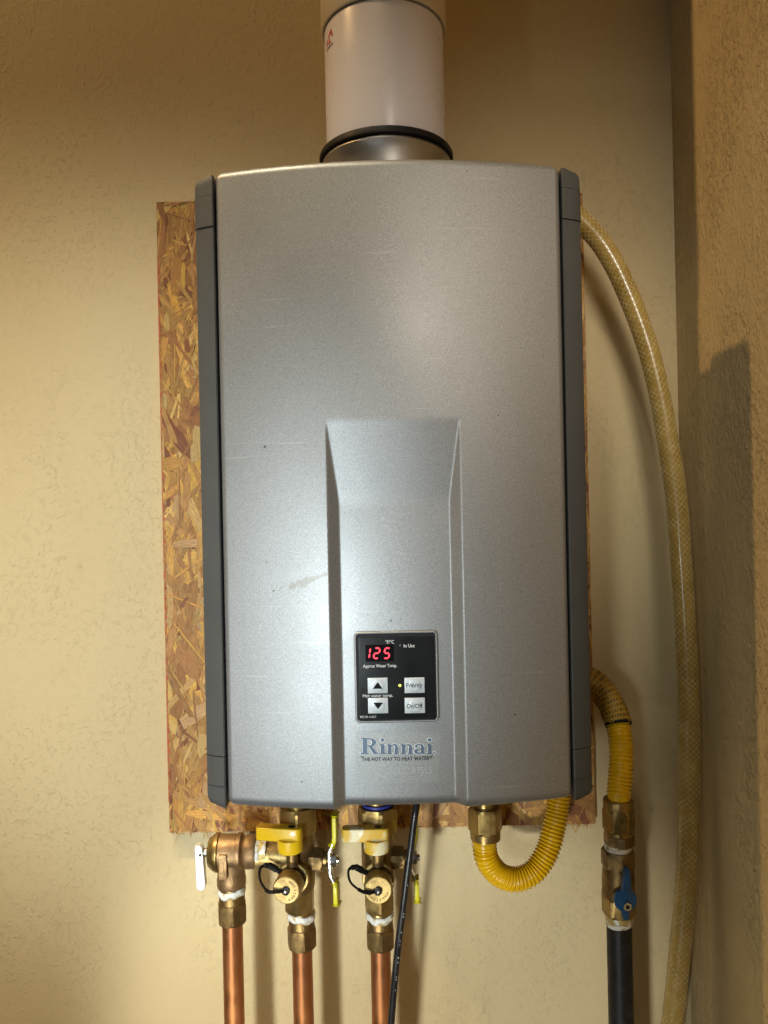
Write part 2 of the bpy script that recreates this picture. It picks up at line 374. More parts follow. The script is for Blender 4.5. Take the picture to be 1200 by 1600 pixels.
FACE = R(pi/2, 'X')     # local XY plane -> XZ plane, facing the viewer
def put_text(txt, centre, mat, parent, off, width=None, height=None, name='lettering', **k):
    vs, fs = text_mesh(txt, width, height, **k); mb = MB()
    mb.add([Vector(centre) + FACE @ v for v in vs], fs)
    return mb.build(name, mat, parent, off, smooth=None)

# ================================================================== SETTING
CORNER = at(1063, 800, WALL).x
mb = MB(); mb.box((-1.7, 0, -1.45), (CORNER + .12, .10, 1.25)); w = mb.build('back_wall', M_['wall'], smooth=None)
tag(w, 'tan knockdown plaster wall behind the water heater', kind='structure')
mb = MB(); mb.box((CORNER, -1.25, -1.45), (CORNER + .12, -.0005, 1.25)); w = mb.build('side_wall', M_['sidewall'], smooth=None)
tag(w, 'tan plaster side wall at the right of the corner', kind='structure')

# ================================================================== BACKER BOARD
def backer_board():
    x0, x1 = at(245, 318, .934).x, at(930, 1290, .934).x
    z0, z1 = -.382, .382; t = .011
    o = Vector(((x0+x1)/2, -t/2, z0))
    root = empty('backer_board', o, 'reddish strand board with ragged bottom edge screwed flat against the wall', 'board')
    mb = MB(); mb.box((x0, -t, z0), (x1, -.0005, z1)); mb.build('core', M_['board'], root, o, smooth=None)
    mb = MB(); rr_ = random.Random(6); vs = []; nz = 260; zr0, zr1 = z0 + .035, z1 - .065
    for i in range(nz + 1):
        z = zr0 + (zr1 - zr0) * i / nz; w_ = .0011 + .0012 * abs(sin(i * .13)) * rr_.random() + (.0022 * rr_.random() if rr_.random() < .12 else 0)
        vs += [(x0 - .0004, -t - .0026, z), (x0 + w_, -t - .0025, z), (x0 - .0004, -.001, z)]
    mb.add(vs, [q for i in range(nz) for q in ((3*i, 3*i+1, 3*i+4, 3*i+3), (3*i+2, 3*i, 3*i+3, 3*i+5))]); mb.build('painted_edge', M_['red'], root, o, smooth=None)
    # strands: thin chips pressed into the face
    rnd = random.Random(3); V = []; Fc = []; tint = []; grain = []
    pal = [(.72,.40,.080), (.70,.385,.076), (.64,.33,.066), (.72,.45,.14), (.47,.225,.056), (.55,.30,.085), (.40,.175,.045), (.26,.088,.026), (.44,.20,.052), (.60,.37,.14), (.50,.26,.068), (.46,.22,.056), (.48,.24,.065), (.50,.25,.064), (.40,.175,.046)]
    def inside(x, z): return x0 - .0004 < x < x1 + .0004 and z0 - .0025 < z < z1
    n = 0; tries = 0
    while n < 6000 and tries < 90000:
        tries += 1
        x = rnd.uniform(x0, x1); z = rnd.uniform(z0, z1)
        if x0 + .075 < x < x1 - .03 and z > z0 + .085 and z < z1 - .02: continue     # hidden behind the heater
        Ls = rnd.choice((.02, .03, .045, .06, .08)) * rnd.uniform(.6, 1.2); Ws = rnd.choice((.002, .003, .005, .008, .013)) * rnd.uniform(.7, 1.2) * (1.15 if rnd.random() < .3 else .8)
        a = rnd.gauss(pi/2, .48) if rnd.random() < .88 else rnd.uniform(0, pi)
        d = t + .0001 + .0020 * n / 6000 + rnd.uniform(0, .0004); tl = rnd.uniform(-.012, .012)
        k = 6; up = []; dn = []
        for i in range(k + 1):
            u = (i / k - .5) * Ls; wv = Ws * (.5 + .12 * rnd.uniform(-1, 1)) * (1 if 0 < i < k else rnd.uniform(.15, .9))
            e = rnd.uniform(-.002, .002) if i in (0, k) else 0
            up.append((u + e, wv)); dn.append((u - e, -wv * rnd.uniform(.8, 1.1)))
        out = up + dn[::-1]; pts = []
        for u, v in out:
            px = x + u * cos(a) - v * sin(a); pz = z + u * sin(a) + v * cos(a)
            px = min(max(px, x0 - .0002 + .0004 * rnd.random()), x1 + .0002 * rnd.random()); pz = max(min(pz, z1 - .0006 * rnd.random()), z0 - .0008 - .0014 * rnd.random())
            pts.append((px, -d - u * tl * .3, pz, u, v))
        b = len(V); m = len(pts); g0 = (rnd.uniform(0, 9), rnd.uniform(0, 9))
        V += [(p[0], p[1], p[2]) for p in pts] + [(p[0], -t + .002, p[2]) for p in pts]
        Fc.append(tuple(range(b, b + m)))
        Fc += [(b+i, b+m+i, b+m+(i+1) % m, b+(i+1) % m) for i in range(m)]
        cc = rnd.choice(pal); q = rnd.uniform(.85, 1.20); cc = (cc[0]*q, cc[1]*q*rnd.uniform(.92, 1.06), cc[2]*q*rnd.uniform(.85, 1.1), 1)
        tint += [cc] * (2*m); grain += [(p[3] + g0[0], p[4] + g0[1], 0) for p in pts] * 2
        n += 1
    me = bpy.data.meshes.new('wood_strands'); me.from_pydata([Vector(p) - o for p in V], [], Fc)
    a1 = me.attributes.new('tint', 'FLOAT_COLOR', 'POINT'); a2 = me.attributes.new('grain', 'FLOAT_VECTOR', 'POINT')
    a1.data.foreach_set('color', [q for cc in tint for q in cc]); a2.data.foreach_set('vector', [q for g in grain for q in g])
    bm = bmesh.new(); bm.from_mesh(me); bmesh.ops.recalc_face_normals(bm, faces=bm.faces); bm.to_mesh(me); bm.free()
    me.materials.append(M_['strand']); ob = bpy.data.objects.new('wood_strands', me); COL.objects.link(ob); ob.parent = root; ob['kind'] = 'stuff'
    # frayed saw cut along the bottom
    V = []; Fc = []; tint = []; grain = []
    for i in range(1100):
        x = rnd.uniform(x0 + .001, x1 - .001); y = -rnd.uniform(.001, t + .0012)
        L_ = abs(rnd.gauss(0, .0031)) + .0010
        if rnd.random() < .05: L_ *= 2.2
        if rnd.random() < .12 or abs(x - (x1 - .012)) < .010: L_ *= 1.7
        w_ = rnd.uniform(.0003, .0011); lean = rnd.gauss(0, .35); b = len(V); zt = z0 + .003
        V += [(x-w_, y-.0003, zt), (x+w_, y-.0003, zt), (x+w_, y+.0005, zt), (x-w_, y+.0005, zt),
              (x+lean*L_-w_*.3, y-.0008*rnd.random(), z0-L_), (x+lean*L_+w_*.3, y, z0-L_*rnd.uniform(.8, 1))]
        Fc += [(b, b+1, b+5, b+4), (b+1, b+2, b+5), (b+2, b+3, b+4, b+5), (b+3, b, b+4)]
        cc = rnd.choice(pal[:6]); tint += [(*cc, 1)] * 6; grain += [(q * .004, x + q * .001, 0) for q in range(6)]
    for i in range(160):                                  # little lifted slivers on the top edge
        x = rnd.uniform(x0 + .001, x1 - .001); y = -rnd.uniform(.001, t); w_ = rnd.uniform(.0003, .001); L_ = abs(rnd.gauss(0, .0010)) + .0002; b = len(V)
        V += [(x-w_, y, z1-.002), (x+w_, y, z1-.002), (x+w_, y+.0006, z1-.002), (x-w_, y+.0006, z1-.002), (x-w_*.4, y, z1+L_), (x+w_*.4, y, z1+L_*.8)]
        Fc += [(b, b+1, b+5, b+4), (b+1, b+2, b+5), (b+2, b+3, b+4, b+5), (b+3, b, b+4)]
        cc = rnd.choice(pal[:6]); tint += [(*cc, 1)] * 6; grain += [(q * .004, x + q * .001, 0) for q in range(6)]
    me = bpy.data.meshes.new('frayed_edge'); me.from_pydata([Vector(p) - o for p in V], [], Fc)
    a1 = me.attributes.new('tint', 'FLOAT_COLOR', 'POINT'); a2 = me.attributes.new('grain', 'FLOAT_VECTOR', 'POINT')
    a1.data.foreach_set('color', [q for cc in tint for q in cc]); a2.data.foreach_set('vector', [q for g in grain for q in g])
    me.materials.append(M_['strand']); ob = bpy.data.objects.new('frayed_edge', me); COL.objects.link(ob); ob.parent = root; ob['kind'] = 'stuff'
backer_board()

# ================================================================== WATER HEATER
HX = 0.0095; ZT, ZB = 0.3205, -0.2720          # centre line, top and bottom of the front panel
def dY(d): return d - WALL
PW = .1608                                     # half width of the front panel
D_EDGE = .7150; BOW = .0215
CH_TOP, CH_RAMP, CH_OUT, CH_WALL, CH_DEEP = .0835, .0110, .0608, .0096, .0110
def smin(a, b, k):
    h = max(k - abs(a - b), 0) / k; return min(a, b) - h * h * k * .25
def sclamp(v, hi, k):                          # clamp to 0..hi with soft knees
    return max(0, hi - smin(hi - max(v, -1), hi, k)) if False else smin(-smin(-v, 0.0, k) , hi, k)
def front_depth(x, z):
    """view-axis distance of the front panel, without its rounded border"""
    b = D_EDGE - BOW * (1 - (x / PW) ** 2)
    ramp = (CH_TOP - z) / (CH_TOP - CH_RAMP) * CH_DEEP
    wall = (CH_OUT - abs(x)) / CH_WALL * CH_DEEP
    q = smin(ramp, wall, .0014)
    q = smin(q, CH_DEEP, .0014)
    q = -smin(-q, 0.0, .0005)
    return b + q

heater = empty('water_heater', (HX, 0, ZB), 'silver grey tankless water heater hung on the wall with a lit red display', 'water heater')
HO = heater.location.copy()

def samples(a, b, n, dense):
    """n+1 positions from a to b with extra ones near the marks in dense=[(pos, half, extra)]"""
    v = [a + (b-a)*i/n for i in range(n+1)]
    for p, hw, e in dense: v += [p - hw + 2*hw*i/e for i in range(e+1)]
    v = sorted(q for q in v if a <= q <= b); out = [v[0]]
    for q in v[1:]:
        if q - out[-1] > 1e-5: out.append(q)
    return out
def front_panel():
    RC, RB, RBB = .0085, .0075, .0105                 # corner radius, border roll-over
    xs = samples(-1, 1, 120, [(-CH_OUT/PW, .012/PW, 16), (CH_OUT/PW, .012/PW, 16), (-(CH_OUT-CH_WALL)/PW, .008/PW, 14), ((CH_OUT-CH_WALL)/PW, .008/PW, 14), (-1, .07, 24), (1, .07, 24)])
    zs = samples(ZB, ZT, 150, [(ZT, .014, 24), (ZB, .018, 24), (CH_TOP, .010, 24), (CH_RAMP, .012, 14)])
    nx = len(xs); V = []
    for z in zs:
        dz = min(z - ZB, ZT - z); ins = RC - sqrt(max(0, RC*RC - (RC-dz)**2)) if dz < RC else 0
        hw = PW - ins; bottom = (z - ZB) < (ZT - z)
        for u in xs:
            x = u * hw; dx = hw - abs(x)
            def roll(d, r): return r - sqrt(max(0, r*r - (r-d)**2)) if d < r else 0
            drop = roll(dx + ins*.3, .0055) + roll(dz, RBB if bottom else RB)
            V.append((HX + x, dY(front_depth(x, z) + min(drop, .016)), z))
    fs = []
    for j in range(len(zs)-1):
        for i in range(nx-1): fs.append((j*nx+i, j*nx+i+1, (j+1)*nx+i+1, (j+1)*nx+i))
    mb = MB(); mb.add(V, fs)
    # skirt folded back around the border
    loop = [i for i in range(nx)] + [j*nx+nx-1 for j in range(1, len(zs))] + [(len(zs)-1)*nx+i for i in range(nx-2, -1, -1)] + [j*nx for j in range(len(zs)-2, 0, -1)]
    b = len(mb.v); mb.v += [Vector((mb.v[i].x, dY(.745), mb.v[i].z)) for i in loop]; m = len(loop)
    mb.f += [(loop[k], loop[(k+1) % m], b+(k+1) % m, b+k) for k in range(m)]
    # fine seam so the roll-over shades smoothly
    return mb.build('front_panel', M_['paint'], heater, HO, smooth=60)
front_panel()
mb = MB(); mb.box((HX-.168, dY(.738), ZB+.004), (HX+.168, dY(.928), ZT-.006)); mb.build('casing', M_['casing'], heater, HO, smooth=None, bevel=.003)
for sg in (-1, 1):                                   # wall brackets
    pass
mb = MB(); mb.box((HX-.06, dY(.9285), ZT-.03), (HX+.06, dY(.9325), ZT+.045)); mb.build('wall_bracket', M_['casing'], heater, HO, smooth=None)

def trim(sg):
    """plastic rail down one side: rail, two clips, two rounded end caps"""
    xi, xo = .1624, .1822
    def piece(z0, z1, name, parent, rt=0, rb=0, proud=0.0, out=0.0):
        zs = samples(z0, z1, 4, ([(z1, rt, 10)] if rt else []) + ([(z0, rb, 10)] if rb else [])); V = []
        P = None
        for z in zs:
            ins = 0
            if rt and z1 - z < rt: ins = rt - sqrt(max(0, rt*rt - (rt-(z1-z))**2))
            if rb and z - z0 < rb: ins = rb - sqrt(max(0, rb*rb - (rb-(z-z0))**2))
            xe = xo - ins + out
            prof = [(xi, .7285), (xi, .7165-proud), (xi+.001, .7155-proud), (xi+(xe-xi)*.5, .7188-proud), (xe-.0035, .7225-proud), (xe-.001, .7245), (xe, .7275), (xe, .80), (xi, .80)]
            P = len(prof); V += [(HX + sg*x, dY(d), z) for x, d in prof]
        fs = []
        for j in range(len(zs)-1):
            for k in range(P): fs.append((j*P+k, j*P+(k+1) % P, (j+1)*P+(k+1) % P, (j+1)*P+k))
        fs += [tuple(range(P)), tuple((len(zs)-1)*P+k for k in range(P))]
        mb = MB(); mb.add(V, fs); return mb.build(name, M_['trim'], parent, HO, smooth=28)
    zt, zb = ZT - .003, ZB - .0005
    rail = piece(zb + .0478, zt - .0482, 'side_rail', heater)
    piece(zt - .0182, zt, 'end_cap', rail, rt=.0085)
    piece(zt - .0475, zt - .0190, 'clip', rail, proud=.0010, out=.0004)
    piece(zb, zb + .0195, 'end_cap', rail, rb=.0085)
    piece(zb + .0201, zb + .0470, 'clip', rail, proud=.0008)
    return rail
trim(-1); trim(1)

# exhaust collar on top of the heater
VX = at(601, 130, .85).x; VY = dY(.85)
mb = MB(); mb.lathe([(.0660, ZT-.008), (.0660, .350), (.0668, .372), (.0700, .3778), (.0712, .3805), (.0704, .3830), (.0670, .3836), (.0640, .3836)], T(VX, VY, 0), 64)
mb.build('exhaust_collar', M_['steel'], heater, HO)

# ---- control panel set into the channel
def zp(u, v, d):                                    # coordinates read off an enlargement of the panel
    return at(540 + u / 6.156, 980 + v / 6.156, d)
PD = .7023                                          # depth of the panel face
def control_panel():
    a = zp(100, 70, PD); b_ = zp(878, 888, PD); cx, cz = (a.x+b_.x)/2, (a.z+b_.z)/2; hw, hh = (b_.x-a.x)/2, (a.z-b_.z)/2
    def rr(hw, hh, r, n=5):
        o = []
        for (sx, sz, a0) in ((1,1,0), (-1,1,pi/2), (-1,-1,pi), (1,-1,3*pi/2)):
            for k in range(n+1): o.append((sx*(hw-r) + r*cos(a0+k*pi/2/n), sz*(hh-r) + r*sin(a0+k*pi/2/n)))
        return o
    Mx = T(cx, dY(PD), cz) @ FACE
    root = MB().prism(rr(hw, hh, .0028), -.012, -.0003, Mx).build('control_panel', M_['gasket'], heater, HO)
    # raised rim of the cut-out in the sheet metal, and the membrane face
    o1 = rr(hw + .0022, hh + .0022, .0045); o2 = rr(hw + .0002, hh + .0002, .003); n = len(o1); mb = MB()
    vs = []
    for o_, h in ((o1, -.0012), ([(p[0]*.5+q[0]*.5, p[1]*.5+q[1]*.5) for p, q in zip(o1, o2)], .0002), (o2, -.0002), (o2, -.004)):
        vs += [Mx @ Vector((p[0], p[1], h)) for p in o_]
    mb.add(vs, [(j*n+k, j*n+(k+1) % n, (j+1)*n+(k+1) % n, (j+1)*n+k) for j in range(3) for k in range(n)]); mb.build('cutout_rim', M_['paint'], root, HO, smooth=80)
    mbf = MB().prism(rr(hw-.0018, hh-.0022, .0015), -.006, .0006, Mx @ T(.0004, -.0008, 0)); mbf.build('membrane', M_['black'], root, HO, bevel=.0003)
    f = PD - .0006; f1, f2 = f - .0001, f - .00025
    def rect(u0, v0, u1, v1, d, th, mat, name, bev=None):
        p, q = zp(u0, v0, d), zp(u1, v1, d); mb = MB(); mb.box((min(p.x,q.x), dY(d), min(p.z,q.z)), (max(p.x,q.x), dY(d+th), max(p.z,q.z))); return mb.build(name, mat, root, HO, smooth=30, bevel=bev)
    rect(190, 170, 465, 326, f1, .001, M_['display'], 'display_window')
    # seven-segment digits
    def digit(u0, u1, segs):
        v0, v1 = 194, 306; vm = (v0+v1)/2; t_ = 14; sl = 16; mb = MB()
        def seg(p, q):
            P1 = Vector(p); Q = Vector(q); dd = (Q-P1).normalized(); nn = Vector((-dd.y, dd.x)) * t_/2; P1 += dd*4; Q -= dd*4
            o_ = [P1, P1+dd*6+nn, Q-dd*6+nn, Q, Q-dd*6-nn, P1+dd*6-nn]
            vs = []
            for w_ in o_:
                k = (v1 - w_.y)/(v1-v0); vs.append(zp(w_.x + sl*(k-.5), w_.y, f2))
            mb.add(vs, [tuple(range(6))])
        m_ = t_/2; l, r_ = u0+m_, u1-m_; t0, b0 = v0+m_, v1-m_
        S7 = {'a': ((l,t0),(r_,t0)), 'b': ((r_,t0),(r_,vm)), 'c': ((r_,vm),(r_,b0)), 'd': ((l,b0),(r_,b0)), 'e': ((l,vm),(l,b0)), 'f': ((l,t0),(l,vm)), 'g': ((l,vm),(r_,vm))}
        for q in segs: seg(*S7[q])
        mb.build('display_digit', M_['seg'], root, HO, smooth=None)
    digit(176, 239, 'bc'); digit(268, 330, 'abged'); digit(366, 428, 'afgcd')
    W_ = lambda du: du / 6.156 / F * f
    def tx(txt, u, v, du, dv, mat=M_['inkw'], d=f2, **k): put_text(txt, zp(u, v, d), mat, root, HO, W_(du), W_(dv), **k)
    tx('\u00b0F/\u00b0C', 424, 141, 82, 36, bold=.008); tx('In Use', 612, 178, 105, 34, bold=.008)
    tx('Approx Water Temp.', 330, 376, 326, 42, bold=.008); tx('Hot water temp.', 310, 662, 288, 40, bold=.008); tx('MC-91-1US-S', 217, 862, 152, 22, bold=.004)
    def disc(u, v, r, mat, name, h=.0006):
        p = zp(u, v, f); MB().lathe([(r, -.0004), (r, h*.5), (r*.7, h), (r*.2, h*1.15)], T(p.x, p.y, p.z) @ AF, 16).build(name, mat, root, HO)
    disc(522, 560, W_(13), M_['led'], 'indicator_light'); disc(527, 178, W_(10), M_['ledoff'], 'indicator_light')
    fb = f - .0011
    for (u0, v0, u1, v1, what) in ((211, 490, 407, 635, 'up'), (214, 683, 411, 828, 'down'), (565, 487, 762, 632, 'Priority'), (567, 682, 765, 826, 'On/Off')):
        bt = rect(u0, v0, u1, v1, fb, .0012, M_['button'], 'button', .0005)
        uc, vc = (u0+u1)/2, (v0+v1)/2; p = zp(uc + 2, vc + 2, fb); r = W_(64)
        MB().lathe([(r*1.03, -.0002), (r, .00025), (r*.93, .0004), (r*.5, .0003), (r*.06, .0003)], T(p.x, p.y, p.z) @ AF, 40).build('button_dome', M_['button'], bt, HO)
        e = fb - .00055
        if what in ('up', 'down'):
            sgn = 1 if what == 'up' else -1; mb = MB()
            mb.add([zp(uc-47, vc+30*sgn, e), zp(uc+47, vc+30*sgn, e), zp(uc, vc-34*sgn, e)], [(0, 1, 2)]); mb.build('arrow_mark', M_['inkb'], bt, HO, smooth=None)
        else:
            put_text(what, zp(uc - 3, vc + 4, e), M_['inkb'], bt, HO, W_(152 if what == 'Priority' else 152), W_(56 if what == 'Priority' else 42), bold=.005)
control_panel()

# ---- maker's label under the panel: clear film, serif name, slogan, model number
def brand_label():
    def dep(u, v):                                   # follows the slightly bowed channel floor
        p = zp(u, v, .7); return front_depth(p.x - HX, p.z)
    def onface(u, v, lift): return zp(u, v, dep(u, v) - lift)
    n = 14; vs = []; fs = []
    for j in range(2):
        for i in range(n+1): vs.append(onface(97 + 815*i/n, 1000 + 500*j, .00022))
    for i in range(n): fs.append((i, i+1, n+2+i, n+1+i))
    for j in range(2):
        for i in range(n+1): vs.append(onface(97 + 815*i/n, 1000 + 500*j, -.0002))
    k = 2*(n+1)
    for i in range(n): fs += [(i, i+1, k+i+1, k+i), (n+1+i, n+2+i, k+n+2+i, k+n+1+i)]
    fs += [(0, n+1, k+n+1, k), (n, 2*n+1, k+2*n+1, k+n)]
    mb = MB(); mb.add(vs, fs); lab = mb.build('maker_label', M_['sticker'], heater, HO, smooth=None)
    pieces = []
    def poly(p): pieces.append(p)
    def rect(x0, y0, x1, y1): poly([(x0,y0),(x1,y0),(x1,y1),(x0,y1)])
    def ell(cx, cy, rx, ry, n=18, a0=0, a1=2*pi): return [(cx+rx*cos(a0+(a1-a0)*i/n), cy+ry*sin(a0+(a1-a0)*i/n)) for i in range(n)]
    def band(outer, inner):                          # strip between two curves
        for i in range(len(outer)-1): poly([outer[i], outer[i+1], inner[i+1], inner[i]])
    def arc(cx, cy, rx, ry, a0, a1, n=14): return [(cx+rx*cos(a0+(a1-a0)*i/n), cy-ry*sin(a0+(a1-a0)*i/n)) for i in range(n+1)]
    B = 1220.0
    # R
    rect(165, 1076, 205, B-10); rect(145, 1067, 225, 1077); rect(145, B-11, 226, B)
    rect(205, 1067, 240, 1079); rect(205, 1137, 236, 1149)
    band(arc(236, 1108, 58, 41, pi/2, -pi/2), arc(228, 1108, 26, 30, pi/2, -pi/2))
    poly([(222, 1146), (252, 1142), (302, B-10), (316, B-10), (316, B), (268, B)])
    # i
    def letter_i(x):
        rect(x, 1134, x+35, B-10); rect(x-14, 1126, x+35, 1136); rect(x-14, B-10, x+50, B); poly(ell(x+16, 1084, 19, 16))
    letter_i(338)
    # n
    def letter_n(x):
        rect(x, 1134, x+32, B-10); rect(x-14, 1126, x+32, 1136); rect(x-14, B-10, x+44, B)
        band(arc(x+62, 1158, 36, 35, pi, 0), arc(x+54, 1164, 20, 27, pi, 0))
        rect(x+66, 1156, x+98, B-10); rect(x+56, B-10, x+110, B)
    letter_n(406); letter_n(540)
    # a
    rect(724, 1150, 754, B-14); poly([(724, B-20), (754, B-20), (772, B-12), (772, B-4), (748, B), (730, B-4)])
    band(arc(708, 1152, 46, 29, pi*.92, 0), arc(704, 1154, 22, 19, pi*.92, 0)); poly(ell(680, 1147, 14, 13))
    band(arc(704, 1194, 46, 27, pi*.5, pi*1.55), arc(712, 1192, 20, 17, pi*.5, pi*1.55)); rect(702, 1166, 730, 1178)
    poly([(706, 1208), (728, 1196), (730, 1212), (712, 1221)])
    letter_i(792); poly(ell(854, 1207, 11, 11, 12))
    mb = MB(); mo = MB()
    for i, p in enumerate(pieces):
        lift = .00045 + .000004 * (i % 17)
        mb.add([onface(u, v, lift) for u, v in p], [tuple(range(len(p)))])
        cx = sum(q[0] for q in p)/len(p); cy = sum(q[1] for q in p)/len(p)
        g = []
        for u, v in p:
            d_ = Vector((u-cx, v-cy)); L_ = max(d_.length, 1e-6); g.append((u + d_.x/L_*7 - 2, v + d_.y/L_*6))
        mo.add([onface(u, v, .00030 + .000002 * (i % 17)) for u, v in g], [tuple(range(len(g)))])
    mo.build('letter_outline', M_['inkw'], lab, HO, smooth=None); mb.build('name_lettering', M_['inkblue'], lab, HO, smooth=None)
    mb = MB(); mb.add([onface(140, 1241, .0004), onface(840, 1241, .0004), onface(840, 1246, .0004), onface(140, 1246, .0004)], [(0,1,2,3)]); mb.build('underline', M_['inkb'], lab, HO, smooth=None)
    W_ = lambda du: du / 6.156 / F * .701
    def flat(txt, u, v, du, dv, mat, lift, name, **k):
        vs, fs = text_mesh(txt, W_(du), W_(dv), **k); p = zp(u, v, .7); mb = MB(); out = []
        for q in vs:
            x, z = p.x + q.x, p.z + q.y; out.append(Vector((x, dY(front_depth(x-HX, z) - lift), z)))
        mb.add(out, fs); return mb.build(name, mat, lab, HO, smooth=None)
    flat('THE HOT WAY TO HEAT WATER', 482, 1281, 652, 37, M_['inkb'], .0004, 'slogan_lettering', bold=.02, spacing=1.05)
    flat('TM', 822, 1271, 24, 13, M_['inkb'], .0004, 'slogan_lettering', bold=.02)
    flat('R75LS', 737, 1393, 186, 62, M_['emboss'], .00034, 'model_lettering', bold=-.012)
brand_label()

# ================================================================== VENT PIPE
def vent():
    o = Vector((VX, VY, .380))
    root = empty('vent_pipe', o, 'wide white plastic vent pipe rising from the top of the heater', 'vent pipe')
    zs = at(600, 58, .85).z; r = .0655
    MB().lathe([(r-.003, .392), (r-.0005, .3915), (r, .3930), (r, zs), (r-.002, zs+.0002)], T(VX, VY, 0), 96).build('lower_section', M_['vent'], root, o, smooth=40)
    MB().lathe([(r+.0002, zs+.0012), (r+.0024, zs+.0008), (r+.0036, zs+.0024), (r+.0038, zs+.055), (r+.0015, zs+.068), (r+.0012, 1.2)], T(VX, VY, 0), 96).build('upper_section', M_['vent2'], root, o, smooth=40)
    MB().lathe([(r-.001, zs-.0012), (r+.0003, zs-.0010), (r+.0003, zs+.0010), (r-.001, zs+.0012)], T(VX, VY, 0), 96).build('joint_line', M_['jointgrey'], root, o)
    MB().lathe([(.0672, .3838), (.0722, .3838), (.0736, .3850), (.0738, .3895), (.0728, .3915), (.0690, .3925), (.0655, .3925)], T(VX, VY, 0), 96).build('gasket_ring', M_['gasket'], root, o, smooth=40)
    # printed maker's mark wrapped on the left side
    def wrap(p, lift):
        a = p[0] / r; return Vector((VX + (r+lift)*sin(a), VY - (r+lift)*cos(a), p[1]))
    base = at(515, 60, .80)
    z0 = at(515, 64, .825).z; u0 = -1.10 * r; sc = .0080
    def mark(polys, mat, name, lift):
        mb = MB()
        for p in polys: mb.add([wrap((u0 + x*sc*1.05, z0 + y*sc), lift) for x, y in p], [tuple(range(len(p)))])
        mb.build(name, mat, root, o, smooth=None)
    mark([[(-1.0,-.75),(-.80,.12),(-.52,.12),(-.70,-.75)], [(-.38,.30),(.55,1.0),(.66,.62),(-.16,.02)], [(.55,1.0),(1.0,-.15),(.70,-.15),(.36,.62)], [(-.42,-.78),(.10,.0),(.38,-.78)]], M_['logored'], 'logo_mark', .0003)
    mark([[(-1.0+i*.2,-1.28),(-.87+i*.2,-1.28),(-.87+i*.2,-1.06),(-1.0+i*.2,-1.06)] for i in range(10)], M_['inkb'], 'logo_print', .0003)
vent()

# ================================================================== VALVES UNDER THE HEATER
PDEP = .84
def compression_end(root, zt, r_neck=.0140, r_nut=.0168, rot=0.0, tape_seed=0):
    """threaded stub with tape, neck ring, compression nut. zt = top, local metres. returns bottom z"""
    rnd = random.Random(tape_seed)
    MB().lathe([(r_neck, zt), (r_neck+.0004, zt-.002), (r_neck, zt-.0045)], n=40).build('thread', M_['brass'], root)
    mb = MB(); ph = rnd.uniform(0, 6)
    prof = [(r_neck+.0002, zt-.0025), (r_neck+.0012, zt-.0035), (r_neck+.0014, zt-.006), (r_neck+.0010, zt-.0085), (r_neck+.0001, zt-.0105)]
    mb.lathe(prof, n=40)
    for v in mb.v:
        a = math.atan2(v.y, v.x); v.z += .0012 * sin(2*a + ph) + .0006 * sin(7*a) + rnd.uniform(-.0004, .0004); k = 1 + rnd.uniform(-.02, .02); v.x *= k; v.y *= k
    mb.build('thread_tape', M_['tape'], root, smooth=70)
    MB().lathe([(r_neck, zt-.0085), (r_neck, zt-.0175), (r_neck+.0006, zt-.0185), (r_neck-.001, zt-.0205)], n=40).build('neck', M_['castbrass'], root)
    MB().hexnut(r_nut, zt-.0405, zt-.0190, rot=rot).build('compression_nut', M_['castbrass'], root, smooth=18)
    return zt - .0405

